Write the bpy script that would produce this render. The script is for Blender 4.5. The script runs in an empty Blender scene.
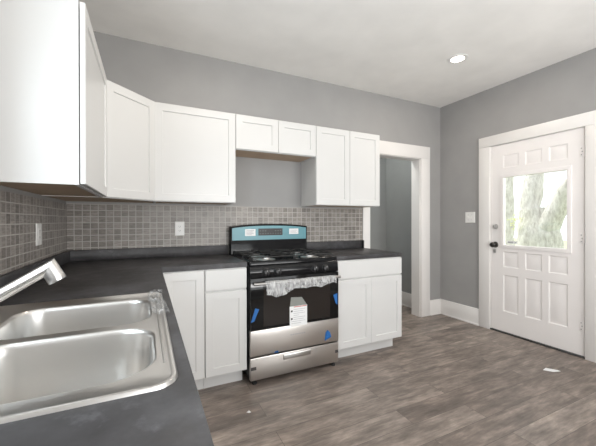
import bpy, bmesh, math, random
from mathutils import Vector, Matrix, noise
random.seed(7)
S = bpy.context.scene
COL = S.collection
R = math.radians
W, HC = 4.019, 2.70          # room width, ceiling height.  X along back wall, D = distance from back wall (y = -D)
REAR = 4.6

# ------------------------------------------------------------------ camera, sky, light, exposure
cam = bpy.data.cameras.new('camera'); camo = bpy.data.objects.new('camera', cam); COL.objects.link(camo)
cam.sensor_width = 36.0; cam.lens = 314.555/596*36
cam.shift_x = -(300.1576-298)/596; cam.shift_y = (221.668-223)/596
cam.clip_start = 0.02
camo.matrix_world = Matrix.Translation((0.5538, -2.9154, 1.2193)) @ Matrix.Rotation(-R(25.9205), 4, 'Z') @ Matrix.Rotation(R(90-0.1811), 4, 'X') @ Matrix.Rotation(R(-0.0722), 4, 'Z')
S.camera = camo
S.view_settings.view_transform = 'Standard'; S.view_settings.look = 'None'
S.view_settings.gamma = 1; S.view_settings.use_curve_mapping = False
S.view_settings.exposure = -0.10
S.cycles.max_bounces = 8; S.cycles.diffuse_bounces = 5; S.cycles.glossy_bounces = 4
S.cycles.transparent_max_bounces = 12; S.cycles.caustics_reflective = False; S.cycles.caustics_refractive = False
S.cycles.sample_clamp_indirect = 4.0
S.cycles.use_denoising = True

world = bpy.data.worlds.new('sky'); S.world = world; world.use_nodes = True
wn = world.node_tree; bg = wn.nodes['Background']
bg.inputs['Color'].default_value = (0.93, 0.97, 1.0, 1); bg.inputs['Strength'].default_value = 2.0

def sun(name, rot, strength, color, angle):
    l = bpy.data.lights.new(name, 'SUN'); l.energy = strength; l.color = color; l.angle = R(angle)
    o = bpy.data.objects.new(name, l); COL.objects.link(o); o.rotation_euler = rot; return o
so = sun('sun', (0, 0, 0), 2.6, (1, 0.95, 0.86), 2.0)
so.rotation_euler = Vector((.30, -.55, -.78)).to_track_quat('-Z', 'Y').to_euler()

def area(name, loc, rot, sx, sy, power, color):
    l = bpy.data.lights.new(name, 'AREA'); l.shape = 'RECTANGLE'; l.size = sx; l.size_y = sy
    l.energy = power; l.color = color
    o = bpy.data.objects.new(name, l); COL.objects.link(o); o.location = loc; o.rotation_euler = rot; return o
# daylight entering by the window over the sink, then added fill lamps
area('sink_window_daylight', (-0.13, -2.26, 1.64), (R(90), 0, R(-90)), 0.74, 0.96, 25, (0.78, 0.89, 1.0))
area('rear_fill_light', (2.15, -REAR-0.02, 1.45), (R(90), 0, 0), 2.5, 1.5, 38, (0.95, 0.98, 1.0))  # added frontal fill from behind the camera, set in the unseen rear wall
area('ceiling_fill_light', (2.15, -REAR+0.22, 1.0), (R(90+58), 0, 0), 2.5, 0.5, 96, (1.0, 0.985, 0.97))  # added lamp tilted upward to brighten the ceiling
area('hall_fill_light', (3.0, 0.5, 2.6), (0, 0, 0), 0.7, 0.5, 15.0, (0.97, 1.0, 0.97))  # added lamp to brighten the hall, which has no window

# ------------------------------------------------------------------ materials
MATS = {}
def mat(name, color=(.8, .8, .8), rough=.5, metal=0.0, spec=.5, emit=None, estr=0, coat=0):
    m = bpy.data.materials.new(name); m.use_nodes = True; MATS[name] = m
    b = m.node_tree.nodes['Principled BSDF']
    b.inputs['Base Color'].default_value = (*color, 1); b.inputs['Roughness'].default_value = rough
    b.inputs['Metallic'].default_value = metal; b.inputs['Specular IOR Level'].default_value = spec
    b.inputs['Coat Weight'].default_value = coat
    if emit: b.inputs['Emission Color'].default_value = (*emit, 1); b.inputs['Emission Strength'].default_value = estr
    return m
class NT:
    def __init__(s, m): s.t = m.node_tree; s.b = s.t.nodes['Principled BSDF']; s.n = s.t.nodes
    def node(s, typ, **kw):
        n = s.n.new(typ)
        for k, v in kw.items():
            if k.startswith('_'): setattr(n, k[1:], v)
            else: n.inputs[k.replace('_', ' ')].default_value = v
        return n
    def link(s, a, b): s.t.links.new(a, b)
    def coords(s, ax, sc=(1, 1, 1)):
        c = s.n.new('ShaderNodeTexCoord'); sp = s.n.new('ShaderNodeSeparateXYZ'); cb = s.n.new('ShaderNodeCombineXYZ')
        s.link(c.outputs['Object'], sp.inputs[0])
        for i, a in enumerate(ax):
            m = s.n.new('ShaderNodeMath'); m.operation = 'MULTIPLY'; m.inputs[1].default_value = sc[i]
            s.link(sp.outputs['XYZ'.index(a)], m.inputs[0]); s.link(m.outputs[0], cb.inputs[i])
        return cb.outputs[0]
    def noise(s, vec, scale, detail=4, rough=.55):
        n = s.n.new('ShaderNodeTexNoise'); n.inputs['Scale'].default_value = scale; n.inputs['Detail'].default_value = detail
        n.inputs['Roughness'].default_value = rough; s.link(vec, n.inputs['Vector']); return n.outputs['Fac']
    def ramp(s, fac, stops):
        r = s.n.new('ShaderNodeValToRGB'); e = r.color_ramp.elements
        while len(e) < len(stops): e.new(.5)
        for q, (p, c) in zip(e, stops): q.position = p; q.color = (*c, 1)
        s.link(fac, r.inputs[0]); return r.outputs[0]
    def mix(s, a, b, fac, mode='MIX'):
        m = s.n.new('ShaderNodeMix'); m.data_type = 'RGBA'; m.blend_type = mode
        if isinstance(fac, float): m.inputs[0].default_value = fac
        else: s.link(fac, m.inputs[0])
        for x, i in ((a, 6), (b, 7)):
            if isinstance(x, tuple): m.inputs[i].default_value = (*x, 1)
            else: s.link(x, m.inputs[i])
        return m.outputs[2]
    def bump(s, h, strength, dist=.002):
        b = s.n.new('ShaderNodeBump'); b.inputs['Strength'].default_value = strength; b.inputs['Distance'].default_value = dist
        s.link(h, b.inputs['Height']); s.link(b.outputs[0], s.b.inputs['Normal'])

def paint(name, color, rough=.55, amt=.04, sc=3.0):
    m = mat(name, color, rough); t = NT(m); v = t.coords('XYZ')
    f = t.noise(v, sc, 3)
    lo = tuple(c*(1-amt) for c in color); hi = tuple(min(1, c*(1+amt)) for c in color)
    t.link(t.ramp(f, [(.3, lo), (.7, hi)]), t.b.inputs['Base Color'])
    t.bump(t.noise(v, 260, 2), .06, .001); return m
wall_paint = paint('wall_paint', (.335, .328, .323), .6)
hall_paint = paint('hall_paint', (.30, .305, .30), .6)
ceil_paint = paint('ceiling_paint', (.88, .865, .84), .7)
trim_paint = paint('trim_paint', (.80, .775, .755), .35, .015)
door_paint = paint('door_paint', (.86, .825, .81), .4, .015)
cab_paint = paint('cabinet_paint', (.665, .66, .65), .3, .01)
plastic_white = mat('white_plastic', (.80, .79, .77), .35)
dark_slot = mat('dark_slot', (.05, .05, .05), .5)

# wood underside
m = mat('raw_wood', (.5, .36, .24), .6); t = NT(m); v = t.coords('XYZ', (3, 40, 40))
t.link(t.ramp(t.noise(v, 2.0, 6), [(.3, (.46, .33, .22)), (.7, (.62, .47, .34))]), t.b.inputs['Base Color'])
raw_wood = m

# mosaic tile
def tile(name, axes):
    m = mat(name, (.3, .3, .3), .4); t = NT(m); v = t.coords(axes)
    br = t.node('ShaderNodeTexBrick', _offset=0.0, _squash=1.0, Scale=1.0, Mortar_Size=.0027, Mortar_Smooth=.25, Bias=0.0, Brick_Width=.0522, Row_Height=.0482)
    br.inputs['Color1'].default_value = (.185, .167, .152, 1); br.inputs['Color2'].default_value = (.305, .28, .257, 1); br.inputs['Mortar'].default_value = (.48, .46, .43, 1)
    t.link(v, br.inputs['Vector'])
    st = t.noise(t.coords(axes, (14, 60, 1)), 1.6, 5, .65)
    c = t.mix(br.outputs['Color'], t.ramp(st, [(.3, (.55, .55, .55)), (.7, (1.45, 1.42, 1.4))]), 0.75, 'MULTIPLY')
    c2 = t.mix(c, (.48, .46, .43), br.outputs['Fac'])
    t.link(c2, t.b.inputs['Base Color'])
    inv = t.node('ShaderNodeMath', _operation='SUBTRACT'); inv.inputs[0].default_value = 1; t.link(br.outputs['Fac'], inv.inputs[1])
    t.bump(inv.outputs[0], .5, .0015); return m
tile_back = tile('mosaic_tile_back', 'XZY'); tile_left = tile('mosaic_tile_left', 'YZX')

# vinyl plank floor, planks along X
m = mat('vinyl_plank', (.25, .22, .2), .42); t = NT(m); v = t.coords('XYZ')
br = t.node('ShaderNodeTexBrick', _offset=.37, _offset_frequency=2, Scale=1.0, Mortar_Size=.0012, Mortar_Smooth=.1, Bias=0.0, Brick_Width=1.22, Row_Height=.152)
br.inputs['Color1'].default_value = (0, 0, 0, 1); br.inputs['Color2'].default_value = (1, 1, 1, 1); br.inputs['Mortar'].default_value = (.5, .5, .5, 1)
t.link(v, br.inputs['Vector'])
sepc = t.node('ShaderNodeSeparateColor'); t.link(br.outputs['Color'], sepc.inputs[0])
# shift the grain per plank
off = t.node('ShaderNodeCombineXYZ'); mm = t.node('ShaderNodeMath', _operation='MULTIPLY'); mm.inputs[1].default_value = 37.0
t.link(sepc.outputs[0], mm.inputs[0]); t.link(mm.outputs[0], off.inputs[2])
va = t.node('ShaderNodeVectorMath', _operation='ADD'); t.link(t.coords('XYZ', (2.2, 8.5, 1)), va.inputs[0]); t.link(off.outputs[0], va.inputs[1])
vb = t.node('ShaderNodeVectorMath', _operation='ADD'); t.link(t.coords('XYZ', (2.2, 45, 1)), vb.inputs[0]); t.link(off.outputs[0], vb.inputs[1])
n1 = t.noise(va.outputs[0], 1.7, 6, .62); n2 = t.noise(vb.outputs[0], 1.5, 5, .6)
base = t.ramp(sepc.outputs[0], [(0, (.185, .154, .136)), (.5, (.235, .198, .175)), (1, (.285, .244, .217))])
c = t.mix(base, t.ramp(n1, [(.28, (.42, .40, .39)), (.5, (.95, .93, .91)), (.70, (1.75, 1.68, 1.62))]), .85, 'MULTIPLY')
c = t.mix(c, t.ramp(n2, [(.3, (.7, .7, .7)), (.6, (1.15, 1.15, 1.15))]), .6, 'MULTIPLY')
c = t.mix(c, t.ramp(t.noise(va.outputs[0], 5.5, 8, .7), [(.3, (.72, .70, .69)), (.55, (1, 1, 1)), (.72, (1.35, 1.33, 1.28))]), .8, 'MULTIPLY')
c = t.mix(c, (.07, .06, .055), br.outputs['Fac'])
t.link(c, t.b.inputs['Base Color']); t.bump(n2, .12, .001); floor_mat = m

# dark laminate counter
m = mat('dark_laminate', (.045, .044, .046), .33, spec=.3); t = NT(m); v = t.coords('XYZ')
n1 = t.noise(v, 5, 8, .62); n2 = t.noise(v, 14, 6, .7)
c = t.ramp(n1, [(.3, (.024, .022, .023)), (.52, (.046, .044, .046)), (.72, (.085, .083, .088))])
c = t.mix(c, t.ramp(n2, [(.56, (0, 0, 0)), (.72, (.045, .045, .048))]), 1.0, 'ADD')
t.link(c, t.b.inputs['Base Color']); t.link(t.ramp(n2, [(.3, (.36,)*3), (.7, (.5,)*3)]), t.b.inputs['Roughness']); counter_mat = m

def brushed(name, color, rough, sc):
    m = mat(name, color, rough, 1.0); t = NT(m)
    f = t.noise(t.coords('XYZ', sc), 1.0, 4, .6)
    t.link(t.ramp(f, [(.3, (rough*.94,)*3), (.7, (rough*1.08,)*3)]), t.b.inputs['Roughness']); return m
sink_steel = mat('sink_steel', (.72, .705, .685), .3, 1.0)
stove_steel = brushed('stove_steel', (.66, .63, .60), .33, (4, 4, 500))
handle_steel = mat('handle_steel', (.34, .33, .32), .35, 1.0)
chrome = brushed('satin_chrome', (.70, .69, .68), .2, (200, 200, 200))
gloss_black = mat('gloss_black_enamel', (.008, .008, .009), .14, spec=.22)
black_glass = mat('oven_black_glass', (.007, .007, .007), .06, spec=.3)
oven_window = mat('oven_window_tint', (.022, .018, .016), .1, spec=.3)
satin_black = mat('satin_black', (.014, .014, .015), .4)
cast_iron = mat('cast_iron', (.02, .02, .02), .55)
burner_metal = mat('burner_aluminium', (.72, .71, .69), .35, 1.0)
rubber = mat('rubber', (.02, .02, .02), .7)
teal_film = mat('teal_protective_film', (.115, .30, .35), .35)
paper = mat('paper', (.82, .82, .82), .6)
grey_print = mat('grey_print', (.45, .45, .47), .6)
keypad_print = mat('keypad_print', (.09, .10, .10), .6)
red_print = mat('red_print', (.55, .12, .09), .6)
grey_paper = mat('grey_paper', (.24, .25, .23), .6)
blue_tape = mat('blue_tape', (.010, .12, .38), .55)
grey_tape = mat('dark_grey_tape', (.06, .055, .055), .5)
brass_dark = mat('aged_nickel', (.10, .095, .09), .3, .9)
nickel = mat('satin_nickel', (.62, .61, .60), .3, 1.0)
lamp_lens = mat('lamp_lens', (.9, .9, .9), .4, emit=(1, .93, .82), estr=9)
def clear(name, tint, fac, rough=.02):
    m = bpy.data.materials.new(name); m.use_nodes = True; n = m.node_tree.nodes; n.clear()
    o = n.new('ShaderNodeOutputMaterial'); mx = n.new('ShaderNodeMixShader'); tr = n.new('ShaderNodeBsdfTransparent'); gl = n.new('ShaderNodeBsdfGlossy')
    tr.inputs[0].default_value = (*tint, 1); gl.inputs['Roughness'].default_value = rough; mx.inputs[0].default_value = fac
    m.node_tree.links.new(tr.outputs[0], mx.inputs[1]); m.node_tree.links.new(gl.outputs[0], mx.inputs[2]); m.node_tree.links.new(mx.outputs[0], o.inputs[0]); return m
glass = clear('window_glass', (.97, .98, .97), .06)
def film(name, opac):
    m = bpy.data.materials.new(name); m.use_nodes = True; n = m.node_tree.nodes; l = m.node_tree.links; b = n['Principled BSDF']; o = n['Material Output']
    b.inputs['Base Color'].default_value = (.62, .62, .62, 1); b.inputs['Roughness'].default_value = .22
    tr = n.new('ShaderNodeBsdfTransparent'); mx = n.new('ShaderNodeMixShader')
    tc = n.new('ShaderNodeTexCoord'); mp = n.new('ShaderNodeMapping'); mp.inputs['Scale'].default_value = (60, 60, 14); ns = n.new('ShaderNodeTexNoise'); ns.inputs['Scale'].default_value = 1.2; ns.inputs['Detail'].default_value = 3
    r = n.new('ShaderNodeValToRGB'); r.color_ramp.elements[0].position = .38; r.color_ramp.elements[1].position = .68
    a, bb = opac; r.color_ramp.elements[0].color = (a, a, a, 1); r.color_ramp.elements[1].color = (bb, bb, bb, 1)
    l.new(tc.outputs['Object'], mp.inputs[0]); l.new(mp.outputs[0], ns.inputs['Vector']); l.new(ns.outputs['Fac'], r.inputs[0]); l.new(r.outputs[0], mx.inputs[0])
    l.new(tr.outputs[0], mx.inputs[1]); l.new(b.outputs[0], mx.inputs[2]); l.new(mx.outputs[0], o.inputs[0]); return m
wrap_film = film('crinkled_clear_film', (.35, .80)); corner_film = film('thin_clear_film', (.05, .32))
# outdoors
m = mat('bark', (.5, .47, .42), .9); t = NT(m); f = t.noise(t.coords('XYZ', (13, 13, 3.4)), 1.5, 7, .72)
t.link(t.ramp(f, [(.34, (.42, .39, .36)), (.55, (.70, .68, .64)), (.75, (.84, .82, .79))]), t.b.inputs['Base Color']); t.bump(f, .8, .03); bark = m
m = mat('lawn', (.35, .45, .2), .9); t = NT(m); f = t.noise(t.coords('XYZ'), 5, 7, .7)
t.link(t.ramp(f, [(.3, (.40, .46, .26)), (.7, (.66, .68, .48))]), t.b.inputs['Base Color']); lawn = m
leaf_mat = mat('pale_leaves', (.62, .66, .30), .7)
siding = paint('pale_siding', (.8, .8, .78), .6)

# ------------------------------------------------------------------ builders
WL = {}                                  # world location of each object, for parenting
def tag(o, label=None, cat=None, group=None, kind=None):
    if label: o['label'] = label
    if cat: o['category'] = cat
    if group: o['group'] = group
    if kind: o['kind'] = kind
    return o
def thing(name, label, cat, X, D, Z, group=None):
    o = bpy.data.objects.new(name, None); COL.objects.link(o); o.empty_display_size = .1
    o.location = (X, -D, Z); WL[o.name] = Vector((X, -D, Z)); return tag(o, label, cat, group)

class MB:
    def __init__(s): s.bm = bmesh.new()
    def box(s, x0, x1, d0, d1, z0, z1, bev=0.0, seg=2):
        b = bmesh.new(); bmesh.ops.create_cube(b, size=1)
        for v in b.verts: v.co = Vector(((x0+x1)/2+v.co.x*(x1-x0), -(d0+d1)/2+v.co.y*(d1-d0), (z0+z1)/2+v.co.z*(z1-z0)))
        if bev: bmesh.ops.bevel(b, geom=b.edges[:], offset=bev, segments=seg, affect='EDGES', profile=.5)
        s.merge(b); return s
    def merge(s, b):
        me = bpy.data.meshes.new('tmp'); b.to_mesh(me); b.free(); s.bm.from_mesh(me); bpy.data.meshes.remove(me)
    def loft(s, loops, cap0=True, cap1=True, close=True):
        vs = [[s.bm.verts.new(p) for p in l] for l in loops]; n = len(loops[0])
        for a, b in zip(vs, vs[1:]):
            for i in range(n if close else n-1):
                j = (i+1) % n; s.bm.faces.new((a[i], a[j], b[j], b[i]))
        if cap0: s.bm.faces.new(vs[0][::-1])
        if cap1: s.bm.faces.new(vs[-1])
        return s
    def lathe(s, prof, center, axis=(0, 0, 1), n=32, cap0=True, cap1=True):
        ax = Vector(axis).normalized(); q = ax.to_track_quat('Z', 'Y'); c = Vector(center)
        return s.loft([[c + q @ Vector((r*math.cos(2*math.pi*i/n), r*math.sin(2*math.pi*i/n), h)) for i in range(n)] for r, h in prof], cap0, cap1)
    def tube(s, pts, r, n=12, caps=True):
        P = [Vector(p) for p in pts]; rs = r if isinstance(r, (list, tuple)) else [r]*len(P); loops = []; up = None
        for i, p in enumerate(P):
            d = ((P[i+1]-p).normalized() if i < len(P)-1 else Vector()) + ((p-P[i-1]).normalized() if i else Vector()); d.normalize()
            if up is None: up = d.orthogonal().normalized()
            up = (up - d*up.dot(d)).normalized(); w = d.cross(up)
            loops.append([p + (up*math.cos(2*math.pi*k/n)+w*math.sin(2*math.pi*k/n))*rs[i] for k in range(n)])
        return s.loft(loops, caps, caps)
    def prism(s, pts, z0, z1, bev=0):               # (x, d) outline
        b = bmesh.new(); lo = [b.verts.new((x, -d, z0)) for x, d in pts]; hi = [b.verts.new((x, -d, z1)) for x, d in pts]; n = len(pts)
        b.faces.new(lo[::-1]); b.faces.new(hi)
        for i in range(n): b.faces.new((lo[i], lo[(i+1) % n], hi[(i+1) % n], hi[i]))
        bmesh.ops.recalc_face_normals(b, faces=b.faces[:])
        if bev: bmesh.ops.bevel(b, geom=b.edges[:], offset=bev, segments=2, affect='EDGES', profile=.5)
        s.merge(b); return s
    def holed(s, outer, holes):                     # flat face with holes, loops of 3-D points
        b = s.bm; ed = []
        for l in [outer]+holes:
            vs = [b.verts.new(p) for p in l]
            ed += [b.edges.new((vs[i], vs[(i+1) % len(vs)])) for i in range(len(vs))]
        bmesh.ops.triangle_fill(b, use_beauty=True, use_dissolve=False, edges=ed); return s
    def build(s, name, m, parent=None, ang=35, weld=True, recalc=True, **kw):
        bm = s.bm
        if weld: bmesh.ops.remove_doubles(bm, verts=bm.verts[:], dist=1e-5)
        if recalc: bmesh.ops.recalc_face_normals(bm, faces=bm.faces[:])
        off = WL.get(parent.name, Vector()) if parent else Vector()
        bm.transform(Matrix.Translation(-off))
        me = bpy.data.meshes.new(name); bm.to_mesh(me); bm.free()
        for p in me.polygons: p.use_smooth = True
        me.set_sharp_from_angle(angle=R(ang)); me.materials.append(m)
        o = bpy.data.objects.new(name, me); COL.objects.link(o)
        if parent: o.parent = parent
        WL[o.name] = off.copy()
        return tag(o, **kw)
def struct(name, mb, m, parent=None, **kw):
    o = mb.build(name, m, parent, **kw)
    if not parent: o['kind'] = 'structure'
    return o
def rect(f, a0, a1, z0, z1, n): return [f(a0, z0, n), f(a1, z0, n), f(a1, z1, n), f(a0, z1, n)]
def shaker(name, parent, f, a0, a1, z0, z1, th=.019, fr=.057, rec=.008, m=None, flat=False):
    b = MB(); I = lambda i, n: rect(f, a0+i, a1-i, z0+i, z1-i, n)
    L = [I(0, 0), I(0, th-.0025), I(.0025, th)]
    if not flat: L += [I(fr, th), I(fr+.002, th-rec)]
    b.loft(L); return b.build(name, m or cab_paint, parent, ang=25)
def front(D0): return lambda a, z, n: Vector((a, -(D0+n), z))
def side(X0): return lambda a, z, n: Vector((X0+n, -a, z))

# ------------------------------------------------------------------ room shell
struct('floor', MB().box(-.15, W+.15, -1.05, REAR+.15, -.12, 0), floor_mat)
struct('ceiling', MB().box(-.95, W+.15, -1.05, REAR+.15, HC, HC+.12), ceil_paint)  # overhang past the left wall is an added eave shading the sink window
DW0, DW1, DWH = 2.856, 3.660, 2.005
wb = MB().box(-.14, DW0, -.13, 0, 0, HC).box(DW1, W+.14, -.13, 0, 0, HC).box(DW0, DW1, -.13, 0, DWH, HC)
wall_back = struct('wall_back', wb, wall_paint)
SW = (1.78, 2.66, 1.12, 2.15)
wl = MB().box(-.14, 0, 0, SW[0], 0, HC).box(-.14, 0, SW[1], REAR, 0, HC).box(-.14, 0, SW[0], SW[1], 0, SW[2]).box(-.14, 0, SW[0], SW[1], SW[3], HC)
wall_left = struct('wall_left', wl, wall_paint)
D0, D1, DH = .675, 1.530, 2.055
wr = MB().box(W, W+.14, 0, D0, 0, HC).box(W, W+.14, D1, REAR, 0, HC).box(W, W+.14, D0, D1, DH, HC)
wall_right = struct('wall_right', wr, wall_paint)
RW = (.8, 3.5, .65, 2.25)
wq = MB().box(-.14, RW[0], REAR, REAR+.14, 0, HC).box(RW[1], W+.14, REAR, REAR+.14, 0, HC).box(RW[0], RW[1], REAR, REAR+.14, 0, RW[2]).box(RW[0], RW[1], REAR, REAR+.14, RW[3], HC)
struct('wall_rear', wq, wall_paint)
# hall beyond the doorway
HX, HD = 3.88, -.88
struct('wall_hall', MB().box(2.0, HX+.1, HD-.1, HD, 0, HC).box(HX, HX+.1, HD, -.13, 0, HC).box(1.9, 2.0, HD-.1, -.13, 0, HC), hall_paint)
# tile
struct('tile_backsplash', MB().box(.006, 2.757, 0, .008, .99, 1.353), tile_back, wall_back)
struct('tile_backsplash', MB().box(0, .008, .008, 1.46, .99, 1.346).box(0, .008, 1.46, 2.6, .99, 1.10), tile_left, wall_left)

def window(name, f, a0, a1, z0, z1, nm=1):
    fr = MB()
    def bar(p0, p1, q0, q1, n0, n1):
        fr.loft([rect(f, p0, p1, q0, q1, n0), rect(f, p0, p1, q0, q1, n1)])
    w = .05
    bar(a0, a0+w, z0, z1, .02, .07); bar(a1-w, a1, z0, z1, .02, .07); bar(a0+w, a1-w, z0, z0+w, .02, .07); bar(a0+w, a1-w, z1-w, z1, .02, .07)
    bar(a0+w, a1-w, (z0+z1)/2-.02, (z0+z1)/2+.02, .025, .065)
    for k in range(1, nm): c = a0+(a1-a0)*k/nm; bar(c-.025, c+.025, z0+w, z1-w, .02, .07)
    o = struct(name, fr, trim_paint)
    p = MB(); p.loft([rect(f, a0+w*.9, a1-w*.9, z0+w*.9, z1-w*.9, .043), rect(f, a0+w*.9, a1-w*.9, z0+w*.9, z1-w*.9, .047)]); p.build('window_pane', glass, o)
    c = MB(); k = .09
    def cb(p0, p1, q0, q1): c.loft([rect(f, p0, p1, q0, q1, -.018), rect(f, p0, p1, q0, q1, 0)])
    cb(a0-k, a0, z0-k, z1+k); cb(a1, a1+k, z0-k, z1+k); cb(a0, a1, z1, z1+k); cb(a0, a1, z0-k, z0)
    c.build('window_casing', trim_paint, o); return o
window('window_1', lambda a, z, n: Vector((-n, -a, z)), *SW)
window('window_2', lambda a, z, n: Vector((a, -(REAR+n), z)), *RW, nm=3)

# baseboards
def board(name, mb, x0=None): return struct(name, mb, trim_paint)
BBH = .192
def bb_back(x0, x1): return MB().box(x0, x1, 0, .016, 0, BBH, .003).box(x0, x1, .016, .028, 0, .018, .004)
board('baseboard_back', bb_back(3.81, W-.001))
def bb_right(d0, d1): return MB().box(W-.016, W, d0, d1, 0, BBH, .003).box(W-.028, W-.016, d0, d1, 0, .018, .004)
board('baseboard_right', bb_right(.016, .548))
board('baseboard_right', bb_right(1.66, REAR))
board('baseboard_rear', MB().box(0, W-.03, REAR-.016, REAR, 0, BBH, .003))
board('baseboard_hall', MB().box(HX-.016, HX, HD+.016, -.14, 0, BBH, .003).box(HX-.028, HX-.016, HD+.016, -.14, 0, .018, .004).box(2.0, HX-.016, HD, HD+.016, 0, BBH, .003))
# doorway casing with its jamb lining
tr = MB().box(2.757, DW0, 0, .02, 0, 2.0, .002).box(DW1, 3.81, 0, .02, 0, 2.0, .002).box(2.757, 3.81, 0, .022, 2.0, 2.155, .002)
tr.box(DW0, DW0+.012, -.135, .001, 0, DWH).box(DW1-.012, DW1, -.135, .001, 0, DWH).box(DW0, DW1, -.135, .001, DWH-.012, DWH)
struct('trim_1', tr, trim_paint)
# exterior door casing
CX = W-.02
tr = MB().box(CX, W, .548, D0, 0, 2.045, .002).box(CX, W, D1, 1.675, 0, 2.045, .002).box(CX-.002, W, .548, 1.675, 2.045, 2.16, .002)
tr.box(W, W+.14, D0-.0, D0+.012, 0, DH).box(W, W+.14, D1-.012, D1, 0, DH).box(W, W+.14, D0, D1, DH-.006, DH)
struct('trim_2', tr, trim_paint)

# exterior door : slab with nine moulded panels and a window
e0, e1 = .690, 1.515
SX0 = W+.002; TH = .044
fd = lambda a, z, n: Vector((SX0+TH-n, -a, z))                 # n towards the room, room face n = TH
dz0, dz1 = .018, 2.043
ac = [e0, .812, .968, 1.032, 1.185, 1.242, 1.395, e1]
zc = [dz0, .235, .632, .715, .885, .948, 1.69, 1.785, 1.925, dz1]
b = MB()
wa0, wa1, wz0, wz1 = .812, 1.395, .948, 1.69
for i in range(len(ac)-1):
    for j in range(len(zc)-1):
        a0, a1, z0, z1 = ac[i], ac[i+1], zc[j], zc[j+1]
        if j == 5 and 1 <= i <= 5: continue
        if i in (1, 3, 5) and j in (1, 3, 7):
            I = lambda k, n: rect(fd, a0+k, a1-k, z0+k, z1-k, n)
            b.loft([I(0, TH), I(.010, TH-.006), I(.022, TH-.006), I(.038, TH-.002)], cap0=False)
        else: b.loft([rect(fd, a0, a1, z0, z1, TH)], cap0=False)
        if not (j == 5 and 1 <= i <= 5): b.loft([rect(fd, a0, a1, z0, z1, 0)], cap0=False)
b.loft([rect(fd, e0, e1, dz0, dz1, 0), rect(fd, e0, e1, dz0, dz1, TH)], False, False)
b.loft([rect(fd, wa0, wa1, wz0, wz1, 0), rect(fd, wa0, wa1, wz0, wz1, TH)], False, False)
door = struct('door_1', b, door_paint, ang=20)
b = MB()
I = lambda k, n: rect(fd, wa0+k, wa1-k, wz0+k, wz1-k, n)
b.loft([I(-.030, TH-.001), I(-.028, TH+.008), I(-.012, TH+.012), I(.006, TH+.006), I(.010, TH-.012), I(.010, .02)], False, False)
b.build('window_frame', door_paint, door)
b = MB(); b.loft([I(.004, .020), I(.004, .024)]); b.build('window_pane', glass, door)
st = MB(); st.loft([rect(fd, .845, .945, .972, 1.0, .0242), rect(fd, .845, .945, .972, 1.0, .0246)]); sto = st.build('window_sticker', paper, door, label='small white sticker in the lower corner of the pane')
st = MB()
for k in range(3): st.loft([rect(fd, .85, .905, .977+k*.007, .980+k*.007, .0247), rect(fd, .85, .905, .977+k*.007, .980+k*.007, .0249)])
for (p, q) in ((0, 0), (1, 1), (0, 2), (1, 0), (2, 2), (2, 1)): st.loft([rect(fd, .918+p*.007, .923+p*.007, .977+q*.007, .982+q*.007, .0247), rect(fd, .918+p*.007, .923+p*.007, .977+q*.007, .982+q*.007, .0249)])
st.build('print', dark_slot, sto)
fx = SX0
kb = MB().lathe([(.033, 0), (.033, .004), (.028, .009), (.013, .011), (.012, .030), (.024, .036), (.029, .048), (.027, .058), (.016, .064), (.004, .066)], (fx, -.727, .952), (-1, 0, 0)).build('door_knob', brass_dark, door, label='dark metal knob')
db = MB().lathe([(.028, 0), (.028, .006), (.023, .014), (.018, .016)], (fx, -.731, 1.152), (-1, 0, 0)).build('deadbolt', nickel, door, label='silver deadbolt')
MB().box(fx-.030, fx-.014, .727, .735, 1.135, 1.169, .002).build('thumb_turn', nickel, db)
MB().box(fx-.003, fx-.0005, .705, .735, .862, .90, .001).build('strike_plate', nickel, door)
for hz in (1.83, 1.06, .28):
    h = MB().box(fx-.003, fx-.0005, 1.482, 1.513, hz-.045, hz+.045, .0008).tube([(fx-.006, -1.5165, hz-.048), (fx-.006, -1.5165, hz+.048)], .006, 10).build('hinge', door_paint, door)
    for q in (-.028, 0, .028): MB().lathe([(.004, 0), (.0035, .0012)], (fx-.003, -1.495-.006*(q == 0), hz+q), (-1, 0, 0), 8).build('screw', brass_dark, h)
struct('threshold', MB().box(W-.012, W+.14, D0, D1, 0, .015, .003), MATS['dark_slot'], door)

# ------------------------------------------------------------------ countertops
ZC, ZE = .9135, .875
E = .636
out = [(.002, .012), (1.222, .012), (1.222, E), (E, E), (E, 2.62), (.002, 2.62)]
hole = [(.07, 1.475), (.59, 1.475), (.59, 2.275), (.07, 2.275)]
b = MB()
for z in (ZC, ZE): b.holed([Vector((x, -d, z)) for x, d in out], [[Vector((x, -d, z)) for x, d in hole]])
for l in (out, hole):
    b.loft([[Vector((x, -d, ZE)) for x, d in l], [Vector((x, -d, ZC)) for x, d in l]], False, False)
bmesh.ops.remove_doubles(b.bm, verts=b.bm.verts[:], dist=1e-5)
be = [e for e in b.bm.edges if all(abs(v.co.z-ZC) < 1e-4 for v in e.verts) and len(e.link_faces) == 2 and abs(e.link_faces[0].normal.dot(e.link_faces[1].normal)) < .3]
b.bm.normal_update()
be = [e for e in b.bm.edges if all(abs(v.co.z-ZC) < 1e-4 for v in e.verts) and len(e.link_faces) == 2 and abs(e.link_faces[0].normal.dot(e.link_faces[1].normal)) < .3]
bmesh.ops.bevel(b.bm, geom=be, offset=.004, segments=2, affect='EDGES', profile=.5)
top = b.build('countertop', counter_mat, weld=False, label='long L-shaped dark charcoal laminate countertop holding the steel sink', cat='countertop')
BS = .997
MB().prism([(.010, .010), (1.222, .010), (1.222, .030), (.030, .030), (.030, 2.62), (.010, 2.62)], ZC-.002, BS, .004).build('backsplash_lip', counter_mat, top)
top2 = MB().box(2.006, 2.745, .012, E, ZE, ZC, .004).build('countertop', counter_mat, label='short dark charcoal countertop right of the stove, ending at the doorway', cat='countertop')
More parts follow.
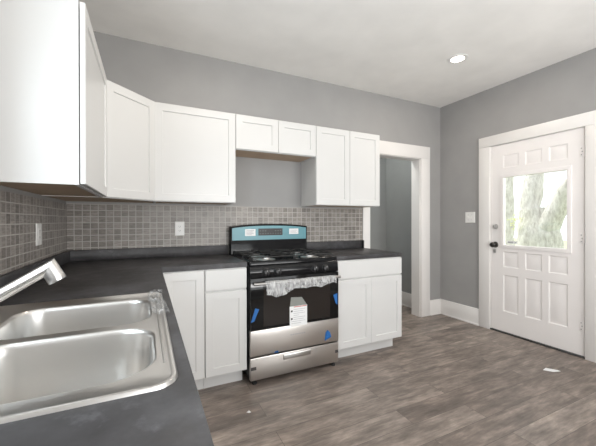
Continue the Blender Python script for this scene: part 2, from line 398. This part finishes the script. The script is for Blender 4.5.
lip = MB().box(2.006, 2.735, .010, .030, ZC-.002, BS, .004).build('backsplash_lip', counter_mat, top2)
MB().lathe([(.042, -.0), (.042, .02)], (2.735, -.024, ZC+.04), (0, 0, 1), 4).bm.free()
MB().box(2.733, 2.748, .010, .050, ZC-.002, BS+.002, .004).build('end_cap', satin_black, top2, label='black end cap')

# ------------------------------------------------------------------ sink
def rr(x0, x1, d0, d1, r, z, n=8):
    P = []
    for cx, cd, a0 in ((x1-r, d1-r, 0), (x0+r, d1-r, 90), (x0+r, d0+r, 180), (x1-r, d0+r, 270)):
        for k in range(n+1):
            a = R(a0+90*k/n); P.append(Vector((cx+r*math.cos(a), -(cd+r*math.sin(a)), z)))
    return P
sx0, sx1, sd0, sd1 = .050, .608, 1.457, 2.293
sink = thing('kitchen_sink', 'double bowl stainless steel sink set into the dark countertop', 'sink', (sx0+sx1)/2, (sd0+sd1)/2, ZC)
def ring(i, z): return rr(sx0+i, sx1-i, sd0+i, sd1-i, max(.045-i*.7, .012), z)
b = MB(); b.loft([ring(.0, ZC), ring(.001, ZC+.003), ring(.003, ZC+.0065), ring(.007, ZC+.0075), ring(.011, ZC+.006), ring(.014, ZC+.0045)], False, False)
bowls = [(.165, .566, 1.550, 1.872), (.165, .572, 1.908, 2.238)]
zt = ZC+.0045
RB = [.075, .095]
tops = [rr(*q, r_, zt) for q, r_ in zip(bowls, RB)]
b.holed(ring(.014, zt), tops)
b.tube([(.583, -1.60, zt), (.584, -1.9, zt+.001), (.585, -2.19, zt)], [.0015, .0035, .0015], 8)
b.build('rim', sink_steel, sink)
for q, rb in zip(bowls, RB):
    x0, x1, d0, d1 = q; b = MB()
    def lp(i, z, r): return rr(x0+i, x1-i, d0+i, d1-i, r, z)
    L = [lp(0, zt, rb), lp(.003, zt-.001, rb-.001), lp(.007, zt-.006, rb-.004), lp(.009, zt-.014, rb-.005), lp(.016, zt-.14, rb-.01)]
    for k in range(1, 7):
        a = R(15*k); L.append(lp(.016+.045*(1-math.cos(a)), zt-.14-.045*math.sin(a), rb-.01-.02*k/6))
    L.append(lp(.12, zt-.1865, .04))
    b.loft(L, False, True); bw = b.build('bowl', sink_steel, sink, ang=60)
    dr = MB().lathe([(.055, .004), (.052, .006), (.046, .005), (.040, -.004), (.012, -.006)], ((x0+x1)/2-.03, -(d0+d1)/2, zt-.188), n=28).build('drain', chrome, bw)
# crumpled protective film left on the sink's corner
b = MB(); nx, ny = 14, 26; G = []
for j in range(ny+1):
    G.append([])
    for i in range(nx+1):
        u, v = i/nx, j/ny; x = .560+u*.052-.006*math.sin(v*5); d = 1.478+v*.36
        z = ZC+.012+abs(noise.noise(Vector((u*5, v*11, 3))))*.030*(.4+math.sin(math.pi*u))
        G[-1].append(b.bm.verts.new((x, -d, z)))
for j in range(ny):
    for i in range(nx): b.bm.faces.new((G[j][i], G[j][i+1], G[j+1][i+1], G[j+1][i]))
b.build('plastic_film', corner_film, label='crumpled scrap of clear film on the back right corner of the sink', cat='plastic film')

# faucet
fc = thing('kitchen_faucet', 'low angled satin chrome faucet with a pull-out spray head over the sink', 'faucet', .105, 1.875, zt)
FD = 1.875
MB().lathe([(.034, 0), (.034, .006), (.030, .012), (.026, .014), (.025, .050), (.022, .062), (.010, .068)], (.098, -FD, zt)).build('base', chrome, fc)
pA, pB = Vector((.100, -FD, .956)), Vector((.319, -FD, 1.095))
tv = (pB-pA).normalized(); hv = Vector((.475, 0, -.88)).normalized(); sv = Vector((.022, 0, .05)).normalized()
mn = Vector((sv.z, 0, -sv.x))                            # normal of the slanted joint between tube and head
def circ(c, a, r, n=28): u_ = Vector((0, 1, 0)); w_ = a.cross(u_).normalized(); return [c+(u_*math.cos(2*math.pi*k/n)+w_*math.sin(2*math.pi*k/n))*r for k in range(n)]
def slide(P, a, c, n): return [p + a*((c-p).dot(n)/a.dot(n)) for p in P]
base_c = circ(pA, tv, .0152); joint = slide(base_c, tv, pB, mn)
MB().loft([circ(pA-tv*.01, tv, .012), base_c, joint]).build('spout', chrome, fc)
pC = Vector((.3385, -FD, 1.0595))
def wide(P, k): return [Vector((p.x, -FD+(p.y+FD)*k, p.z)) for p in P]
def shrink(P, c, k): return [c+(p-c)*k for p in P]
end = wide(slide(joint, hv, pC, hv), 1.18)
sh = MB().loft([joint, wide(slide(joint, hv, pC-hv*.012, hv), 1.15), wide(slide(joint, hv, pC-hv*.002, hv), 1.18), shrink(end, pC, .96), shrink(end, pC, .84), [p-hv*.004 for p in shrink(end, pC, .82)]]).build('spray_head', nickel, fc)
MB().loft([[p-hv*.0038 for p in shrink(end, pC, .8)], [p-hv*.002 for p in shrink(end, pC, .5)]]).build('nozzle', dark_slot, sh)
lv = MB().tube([(.098, -FD, zt+.06), (.085, -FD-.012, zt+.11), (.075, -FD-.05, zt+.165)], [.008, .007, .006], 12).build('lever', chrome, fc)

# ------------------------------------------------------------------ cabinets
def base_body(b, x0, x1, d1=.622):                      # carcass on a recessed toe kick
    return b.box(x0, x1, .012, d1, .108, ZE-.001)
DF = .622
cb = thing('base_cabinet', 'white base cabinet in the corner with one tall shaker door under the L-shaped counter', 'cabinet', .46, .32, 0)
MB().prism([(.012, .012), (.916, .012), (.916, DF), (.622, DF), (.622, .93), (.012, .93)], .108, ZE-.001).build('body', cab_paint, cb)
MB().prism([(.012, .012), (.916, .012), (.916, .556), (.556, .556), (.556, .93), (.012, .93)], 0, .108).build('toe_kick', cab_paint, cb)
shaker('door', cb, front(DF), .645, .9135, .112, .866)
shaker('door', cb, side(.6225), .645, .925, .112, .866)
cb = thing('base_cabinet', 'narrow white base cabinet with a drawer over a shaker door, left of the stove', 'cabinet', 1.069, .32, 0)
MB().box(.918, 1.219, .012, DF, .108, ZE-.001).build('body', cab_paint, cb)
MB().box(.918, 1.205, .012, .556, 0, .108).build('toe_kick', cab_paint, cb)
shaker('drawer', cb, front(DF), .9195, 1.2175, .722, .866, flat=True)
shaker('door', cb, front(DF), .9195, 1.2175, .112, .708)
cb = thing('base_cabinet', 'white base cabinet with a wide drawer front over two shaker doors, right of the stove', 'cabinet', 2.375, .32, 0)
MB().box(2.012, 2.738, .012, DF, .108, ZE-.001).build('body', cab_paint, cb)
MB().box(2.012, 2.700, .012, .556, 0, .108).build('toe_kick', cab_paint, cb)
shaker('drawer', cb, front(DF), 2.014, 2.7365, .716, .866, flat=True)
shaker('door', cb, front(DF), 2.014, 2.3748, .112, .704); shaker('door', cb, front(DF), 2.3752, 2.7365, .112, .704)
# under the sink run
cb = thing('base_cabinet', 'white sink base cabinet under the left run of the L-shaped counter', 'cabinet', .32, 1.76, 0)
MB().box(.012, .622, .932, 2.59, .108, .70).box(.60, .622, .932, 2.59, .70, ZE-.001).build('body', cab_paint, cb)
MB().box(.012, .556, .932, 2.59, 0, .108).build('toe_kick', cab_paint, cb)
for a, q in ((.94, 1.40), (1.405, 1.86), (1.865, 2.32), (2.325, 2.585)): shaker('door', cb, side(.6225), a, q, .112, .866)

ZB, ZT = 1.366, 2.1125
UD = .305
def upper(label, x0, x1, zb, doors, dc=UD):
    u = thing('wall_cabinet', label, 'cabinet', (x0+x1)/2, dc/2, zb)
    MB().box(x0, x1, .002, dc, zb+.02, ZT).box(x0, x0+.016, .002, dc, zb, zb+.02).box(x1-.016, x1, .002, dc, zb, zb+.02).box(x0+.016, x1-.016, dc-.018, dc, zb, zb+.02).build('body', cab_paint, u)
    MB().box(x0+.016, x1-.016, .002, dc-.018, zb+.003, zb+.0198).build('bottom_panel', raw_wood, u, label='bare brown wood underside')
    n = len(doors)-1
    for i in range(n): shaker('door', u, front(dc+.001), doors[i]+.0015, doors[i+1]-.0015, zb+.004, ZT-.003)
    return u
upper('white wall cabinet with a single wide shaker door, between the corner unit and the stove', .601, 1.2175, ZB, [.601, 1.2175])
upper('short white two-door wall cabinet over the stove, above the bare grey recess', 1.2185, 1.981, 1.818, [1.2185, 1.6, 1.981])
upper('tall white two-door wall cabinet at the right end, beside the doorway', 1.982, 2.739, ZB, [1.982, 2.362, 2.739])
# diagonal corner unit
u = thing('wall_cabinet', 'white diagonal corner wall cabinet with one shaker door', 'cabinet', .25, .25, ZB)
pts = [(.002, .002), (.5995, .002), (.5995, UD), (UD, .5995), (.002, .5995)]
MB().prism(pts, ZB+.0, ZB+.0015).bm.free()
MB().prism(pts, ZB+.02, ZT).prism([(.5995, UD), (UD, .5995), (UD-.013, .587), (.587, UD-.013)], ZB, ZB+.02).build('body', cab_paint, u)
MB().prism([(.004, .004), (.595, .004), (.595, UD-.02), (UD-.02, .595), (.004, .595)], ZB+.003, ZB+.0198).build('bottom_panel', raw_wood, u, label='bare brown wood underside')
s2 = math.sqrt(.5); P0 = Vector((UD, -.5995, 0)); dv = Vector((.5995-UD, .5995-UD, 0)).normalized(); nv = Vector((s2, -s2, 0)); Ld = (.5995-UD)*math.sqrt(2)
shaker('door', u, lambda a, z, n: P0+dv*a+nv*(n+.001)+Vector((0, 0, z)), .004, Ld-.004, ZB+.004, ZT-.003)
# left wall unit, its plain end towards the sink
u = thing('wall_cabinet', 'white wall cabinet on the left wall, its plain side panel facing the sink', 'cabinet', .15, .99, ZB)
LE = 1.376
MB().box(.002, UD, .6005, LE, ZB+.02, ZT).box(.002, UD, .6005, .617, ZB, ZB+.02).box(.002, UD, LE-.016, LE, ZB, ZB+.02).box(UD-.018, UD, .617, LE-.016, ZB, ZB+.02).build('body', cab_paint, u)
MB().box(.002, UD-.018, .617, LE-.016, ZB+.003, ZB+.0198).build('bottom_panel', raw_wood, u, label='bare brown wood underside')
shaker('door', u, side(UD+.0045), .604, LE-.001, ZB+.004, ZT-.003)

# ------------------------------------------------------------------ gas range
X0, X1 = 1.232, 2.000
FR = .640                                             # body front
xm = (X0+X1)/2
g = thing('gas_range', 'black and stainless steel gas range between the two counters', 'stove', xm, .35, 0)
MB().box(X0, X1, .035, FR, .045, .885, .003).build('body', satin_black, g)
for x in (X0+.04, X1-.04):
    for d in (.09, FR+.012):
        f_ = MB().lathe([(.018, 0), (.018, .012), (.010, .016), (.010, .05)], (x, -d, 0), n=16).build('foot', rubber, g)
# drawer
dr = MB().box(X0+.002, X1-.002, FR, FR+.038, .034, .200, .004).build('drawer', stove_steel, g)
h = MB(); hx0, hx1 = 1.495, 1.73
h.loft([rect(front(FR+.038), hx0, hx1, .150, .186, 0), rect(front(FR+.038), hx0, hx1, .150, .186, .010), rect(front(FR+.038), hx0+.004, hx1-.004, .154, .182, .012)])
h.build('handle', nickel, dr, label='bright metal pull')
for x in (X0+.004, X1-.034): MB().box(x, x+.042 if x < 1.5 else x+.03, FR+.038, FR+.039, .112, .136).build('tape', grey_tape, dr, label='dark grey tape')
# oven door
od = MB().box(X0+.002, X1-.002, FR, FR+.040, .212, .402, .003).build('oven_door', stove_steel, g)
gp = MB().box(X0+.002, X1-.002, FR, FR+.040, .404, .790, .003).build('glass_panel', black_glass, od)
MB().box(1.33, 1.915, FR+.0402, FR+.0408, .44, .715, .0).build('oven_window', oven_window, gp) if False else None
w_ = MB(); w_.loft([rect(front(FR+.040), 1.335, 1.915, .425, .70, 0), rect(front(FR+.040), 1.335, 1.915, .425, .70, .0006)]); w_.build('oven_window', oven_window, od)
bd = MB()
for k in range(7): bd.box(1.555+k*.019, 1.555+k*.019+.013, FR+.040, FR+.0405, .326, .333)
bd.build('badge', grey_print, od)
HD_, HZ = FR+.085, .757
hb = MB().tube([(X0+.015, -HD_, HZ), (X1-.015, -HD_, HZ)], .0115, 14)
for x in (X0+.035, X1-.035): hb.tube([(x, -(FR+.038), HZ), (x, -HD_, HZ)], .009, 10)
hb = hb.build('handle', handle_steel, od)
# crinkled film wrapped over the handle
b = MB(); nu, nv_ = 150, 22; G = []
for i in range(nu+1):
    u_ = i/nu; x = 1.335+u_*.60; col = []
    drop = .072-.030*u_+.022*noise.noise(Vector((u_*6, 2, 0)))+.035*math.exp(-((u_-.14)/.10)**2)
    up = .004
    for j in range(nv_+1):
        v = j/nv_
        if v < .35:                                     # back hang, up and over the bar
            a = math.pi*(v/.35); d = HD_-.016*math.cos(math.pi-a)*-1; d = HD_-.017*math.cos(a); z = HZ+.017*math.sin(a)
        else:
            w = (v-.35)/.65; d = HD_+.017+.012*w; z = HZ-drop*w
        k = .35+.65*max(0, (v-.2))
        d += k*(.013*noise.noise(Vector((x*24, v*3.0, 1)))+.005*noise.noise(Vector((x*60, v*5, 5)))); z += k*(.008*noise.noise(Vector((x*26, v*3, 9))))
        col.append(b.bm.verts.new((x+.006*noise.noise(Vector((x*20, v*7, 4))), -d, z)))
    G.append(col)
for i in range(nu):
    for j in range(nv_): b.bm.faces.new((G[i][j], G[i+1][j], G[i+1][j+1], G[i][j+1]))
b.build('plastic_wrap', wrap_film, hb, ang=180, label='crinkled clear film wrapped over the handle')
# instruction sheet on the glass
f0 = front(FR+.0408)
ls = MB(); ls.loft([rect(f0, 1.548, 1.700, .392, .550, 0), rect(f0, 1.548, 1.700, .392, .550, .0012)])
ls = ls.build('instruction_sheet', paper, od, label='white instruction sheet stuck to the oven glass')
p = MB()
for k, (a, q) in enumerate(((1.581, 1.683), (1.581, 1.668), (1.581, 1.680), (1.581, 1.628), (1.581, 1.683), (1.581, 1.673), (1.563, 1.683), (1.563, 1.648))):
    z = .522-k*.0155; p.loft([rect(f0, a, q, z, z+.0035, .0012), rect(f0, a, q, z, z+.0035, .0014)])
p.build('print_lines', grey_print, ls)
for z in (.505, .445): p = MB(); p.loft([rect(f0, 1.558, 1.573, z, z+.014, .0012), rect(f0, 1.558, 1.573, z, z+.014, .0014)]); p.build('pictogram', dark_slot, ls)
p = MB(); p.loft([rect(f0, 1.583, 1.696, .541, .547, .0012), rect(f0, 1.583, 1.696, .541, .547, .0014)]); p.build('red_line', red_print, ls)
p = MB(); q = [(1.551, .551), (1.698, .551), (1.653, .615), (1.560, .622)]
p.loft([[f0(a, z, 0) for a, z in q], [f0(a, z, .0015) for a, z in q]]); p.build('paper_tab', grey_paper, ls, label='grey folded paper tab')
# blue tape
def tape(q, n=0.041):
    f1 = front(FR+n); p = MB(); p.loft([[f1(a, z, 0) for a, z in q], [f1(a, z, .0007) for a, z in q]]); p.build('tape', blue_tape, od, label='blue painter tape')
tape([(1.236, .470), (1.262, .475), (1.300, .560), (1.270, .572)])
tape([(1.945, .600), (1.985, .612), (1.985, .515), (1.968, .530)])
tape([(1.862, .232), (1.925, .255), (1.915, .292), (1.890, .318), (1.872, .300)])
tape([(1.42, .2135), (1.452, .2135), (1.452, .226), (1.425, .224)])
# control panel and knobs
cp = MB(); prof = [(FR-.03, .795), (FR+.030, .795), (FR+.034, .802), (FR+.026, .872), (FR+.012, .886), (FR-.03, .886)]
cp.loft([[Vector((x, -d, z)) for d, z in prof] for x in (X0+.001, X1-.001)]); cp = cp.build('control_panel', gloss_black, g, ang=50)
for kx in (1.358, 1.452, 1.775, 1.872):
    ax = (0, -.985, .115)
    k = MB().lathe([(.030, 0), (.030, .004), (.025, .008), (.023, .026), (.020, .028), (.003, .0285)], (kx, -(FR+.031), .829), ax, 24).build('knob', satin_black, cp)
    MB().box(kx-.0035, kx+.0035, FR+.040, FR+.064,   .807, .851, .002).build('grip', gloss_black, k)
    MB().box(kx-.001, kx+.001, FR+.064, FR+.0645, .838, .850).build('pointer', paper, k)
# cooktop
ct = MB(); I = lambda i, z: rr(X0-.002+i, X1+.002-i, .09+i, FR+.020-i, .015, z, 4)
ct.loft([I(0, .885), I(0, .906), I(.004, .914), I(.012, .917), I(.022, .915), I(.034, .904)], True, True)
ct = ct.build('cooktop', gloss_black, g, ang=50)
for bx in (X0+.185, X1-.185):
    for bd_ in (.235, .500):
        bu = MB().lathe([(.078, .0), (.078, .004), (.062, .008), (.036, .010), (.034, .018), (.028, .020)], (bx, -bd_, .904), n=28).build('burner', burner_metal, ct)
        MB().lathe([(.034, .018), (.034, .024), (.030, .027), (.004, .028)], (bx, -bd_, .904), n=24).build('burner_cap', burner_metal if bd_ > .4 else cast_iron, bu)
for s_ in (0, 1):
    a0, a1 = (X0+.030, xm-.006) if s_ == 0 else (xm+.006, X1-.030); d0, d1 = .110, .628; z = .940
    gr = MB(); r_ = .0055
    fr_ = [(a0, d0), (a1, d0), (a1, d1), (a0, d1), (a0, d0)]
    for (p, q) in zip(fr_, fr_[1:]): gr.tube([(p[0], -p[1], z), (q[0], -q[1], z)], r_, 8)
    gr.tube([(a0, -(d0+d1)/2, z), (a1, -(d0+d1)/2, z)], r_, 8)
    bx = X0+.185 if s_ == 0 else X1-.185
    for bd_ in (.235, .500):
        for dx, dd in ((1, 0), (-1, 0), (0, 1), (0, -1)):
            e = (a1 if dx > 0 else a0, bd_) if dx else (bx, (d1 if bd_ > .4 else .369) if dd > 0 else (.369 if bd_ > .4 else d0))
            gr.tube([(e[0], -e[1], z), (bx+dx*.04, -(bd_+dd*.04), z+.003)], [r_, .004], 8)
    for x in (a0, a1):
        for d in (d0, d1, (d0+d1)/2): gr.tube([(x, -d, z), (x, -d, .906)], r_, 8)
    gr.build('grate', cast_iron, g)
# backguard
bgp = MB(); zs = []
def arch(x): u_ = (x-X0)/(X1-X0)*2-1; return 1.166+.022*(1-abs(u_)**2.4)
n = 24; xs = [X0-.002+(X1-X0+.004)*i/n for i in range(n+1)]
outl = [(X0-.002, .900)]+[(X1+.002, .900)]+[(x, arch(min(max(x, X0), X1))) for x in xs[::-1]]
bgp.loft([[Vector((a, -d, z)) for a, z in outl] for d in (.035, .088)]+[[Vector((a+(.004 if a < xm else -.004), -.092, z-.004)) for a, z in outl]])
bg_ = bgp.build('backguard', gloss_black, g, ang=45)
fb = front(.092)
lo = 1.040; xs = [X0+.010+(X1-X0-.020)*i/n for i in range(n+1)]
q = [(xs[0], lo), (xs[-1], lo)]+[(x, arch(x)-.016) for x in xs[::-1]]
p = MB(); p.loft([[fb(a, z, 0) for a, z in q], [fb(a, z, .0012) for a, z in q]]); tf = p.build('display_film', teal_film, bg_, label='teal protective film over the control display')
def stick(nm, a0, a1, z0, z1, m, par, n0=.0012, t_=.0006):
    p = MB(); p.loft([rect(fb, a0, a1, z0, z1, n0), rect(fb, a0, a1, z0, z1, n0+t_)]); return p.build(nm, m, par)
s1 = stick('sticker', 1.362, 1.462, 1.078, 1.142, paper, tf); s2_ = stick('sticker', 1.805, 1.905, 1.088, 1.142, paper, tf)
p = MB()
for k in range(4): p.loft([rect(fb, 1.374, 1.374+(.075, .06, .07, .05)[k], 1.124-k*.012, 1.129-k*.012, .0018), rect(fb, 1.374, 1.374+(.075, .06, .07, .05)[k], 1.124-k*.012, 1.129-k*.012, .002)])
p.build('print_lines', grey_print, s1)
p = MB()
for k in range(3): p.loft([rect(fb, 1.818, 1.818+(.07, .06, .072)[k], 1.124-k*.012, 1.127-k*.012, .0018), rect(fb, 1.818, 1.818+(.07, .06, .072)[k], 1.124-k*.012, 1.127-k*.012, .002)])
p.build('print_lines', grey_print, s2_)
ds = stick('display', 1.490, 1.735, 1.080, 1.146, satin_black, tf)
p = MB()
for r2 in range(2):
    for k in range(9):
        if 3 <= k <= 5 and r2: continue
        a = 1.502+k*.0255; z = 1.092+r2*.026; p.loft([rect(fb, a, a+.016, z, z+.012, .0018), rect(fb, a, a+.016, z, z+.012, .0021)])
p.build('keypad', keypad_print, ds)

# ------------------------------------------------------------------ wall plates
def plate(name, label, cat, f, a, z, w, h, kind):
    t_ = thing(name, label, cat, *(lambda v: (v.x, -v.y, v.z))(f(a, z, 0)))
    I = lambda i, n: rect(f, a-w/2+i, a+w/2-i, z-h/2+i, z+h/2-i, n)
    MB().loft([I(0, 0), I(0, .002), I(.004, .006)]).build('plate', plastic_white, t_)
    if kind == 'outlet':
        fc_ = MB(); ins = rect(f, a-.017, a+.017, z-.034, z+.034, .006), rect(f, a-.017, a+.017, z-.034, z+.034, .0075)
        fc_.loft(list(ins)); r_ = fc_.build('receptacle', plastic_white, t_)
        for c in (-.018, .018):
            sl = MB()
            for dx in (-.0065, .0065): sl.loft([rect(f, a+dx-.0012, a+dx+.0012, z+c-.002, z+c+.007, .0075), rect(f, a+dx-.0012, a+dx+.0012, z+c-.002, z+c+.007, .0078)])
            sl.loft([rect(f, a-.002, a+.002, z+c-.009, z+c-.005, .0075), rect(f, a-.002, a+.002, z+c-.009, z+c-.005, .0078)])
            sl.build('socket', dark_slot, r_)
    else:
        for dx in (-.023, .023):
            tg = MB(); tg.loft([rect(f, a+dx-.005, a+dx+.005, z-.012, z+.012, .006), rect(f, a+dx-.005, a+dx+.005, z-.012, z+.012, .007)])
            tg.loft([rect(f, a+dx-.0035, a+dx+.0035, z-.004, z+.009, .007), rect(f, a+dx-.003, a+dx+.003, z+.002, z+.012, .016)])
            tg.build('toggle', plastic_white, t_)
        for dx in (-.023, .023):
            for dz in (-.03, .03): MB().lathe([(.003, 0), (.0025, .001)], f(a+dx, z+dz, .006), f(0, 0, 1)-f(0, 0, 0), 8).build('screw', dark_slot, t_)
    return t_
plate('outlet', 'white outlet on the grey mosaic tile left of the stove', 'outlet', front(.008), .806, 1.152, .078, .122, 'outlet')
plate('outlet', 'white outlet on the left wall tile under the plain-sided cabinet', 'outlet', side(.008), .705, 1.145, .085, .122, 'outlet')
plate('light_switch', 'white double light switch on the grey wall beside the door', 'light switch', lambda a, z, n: Vector((W-n, -a, z)), .427, 1.256, .125, .127, 'switch')

# ------------------------------------------------------------------ recessed ceiling lights
def downlight(label, X, D, power):
    t_ = thing('ceiling_light', label, 'ceiling light', X, D, HC, 'recessed ceiling lights')
    MB().lathe([(.085, 0), (.085, -.004), (.081, -.007), (.074, -.006)], (X, -D, HC), n=36).build('trim_ring', plastic_white, t_)
    MB().lathe([(.074, -.0055), (.03, -.0068), (.004, -.007)], (X, -D, HC), n=32).build('lens', lamp_lens, t_)
    l = bpy.data.lights.new('lamp_light', 'AREA'); l.shape = 'DISK'; l.size = .11; l.energy = power; l.color = (1, .90, .78)
    o = bpy.data.objects.new('lamp_light', l); COL.objects.link(o); o.parent = t_; o.location = (0, 0, -.012)
    return t_
downlight('round recessed ceiling light near the exterior door, fully in view', 3.11, .955, 7)
downlight('round recessed ceiling light above the cabinets, cut by the top edge of the photo', 1.075, .93, 5)

# sun spot built as a white flake, and a tiny scrap, on the floor
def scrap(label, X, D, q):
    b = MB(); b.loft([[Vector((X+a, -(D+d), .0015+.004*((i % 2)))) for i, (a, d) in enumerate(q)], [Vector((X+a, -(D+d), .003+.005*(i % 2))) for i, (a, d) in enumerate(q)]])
    b.build('sun_spot_or_scrap', paper, label=label, cat='sun spot or scrap')
scrap('small sun spot, made as a white flake, on the floor in front of the exterior door', 3.505, 1.515, [(-.06, -.035), (-.01, -.04), (.045, .02), (.03, .045), (-.02, .02)])
scrap('tiny pale scrap on the floor in front of the narrow cabinet', 1.13, .98, [(-.012, -.008), (.006, -.012), (.014, .004), (-.002, .012)])

# ------------------------------------------------------------------ outside the door
struct('ground', MB().box(W+.2, 30, -14, 14, -.5, -.35), lawn)
tree = thing('tree', 'large pale tree trunk forking outside the door window', 'tree', 7.6, -.75, -.35)
def limb(pts, rs, seed):
    P = []; Rr = []
    for (p, q, r0, r1) in zip(pts, pts[1:], rs, rs[1:]):
        for k in range(10): f_ = k/10; P.append(Vector(p).lerp(Vector(q), f_)); Rr.append(r0+(r1-r0)*f_)
    P.append(Vector(pts[-1])); Rr.append(rs[-1])
    b = MB(); b.tube(P, Rr, 20)
    for v in b.bm.verts: v.co += Vector((noise.noise(v.co*3+Vector((seed, 0, 0))), noise.noise(v.co*3+Vector((0, seed, 0))), 0))*.05
    return b
tk = limb([(7.6, .70, -.35), (7.6, .66, .3), (7.6, .66, .95), (7.6, .72, 1.45)], [.52, .42, .36, .24], 1).build('trunk', bark, tree)
limb([(7.6, .74, 1.0), (7.62, .82, 1.5), (7.65, .76, 2.1), (7.7, .62, 3.6)], [.22, .175, .16, .13], 2).build('branch', bark, tree)
limb([(7.6, .62, .85), (7.55, .42, 1.25), (7.5, .12, 1.75), (7.4, -.45, 2.5)], [.25, .18, .155, .13], 3).build('branch', bark, tree)
random.seed(3); b = MB()
for k in range(70):
    c = Vector((7.15+random.uniform(-.05, .1), .86+random.gauss(0, .07), 1.2+random.gauss(0, .07))); d = Vector((random.uniform(-1, 1), random.uniform(-1, 1), random.uniform(-1, 1))).normalized()*.03; e = d.orthogonal().normalized()*.014
    b.bm.faces.new([b.bm.verts.new(p) for p in (c-d, c+e, c+d, c-e)])
b.build('leaves', leaf_mat, tree, weld=False, recalc=False)
t2 = thing('tree', 'thin pale tree at the left edge of the door window', 'tree', 9.5, -2.42, -.35)
limb([(9.5, 2.42, -.35), (9.5, 2.40, 1.5), (9.5, 2.44, 4)], [.20, .17, .13], 6).build('trunk', bark, t2)
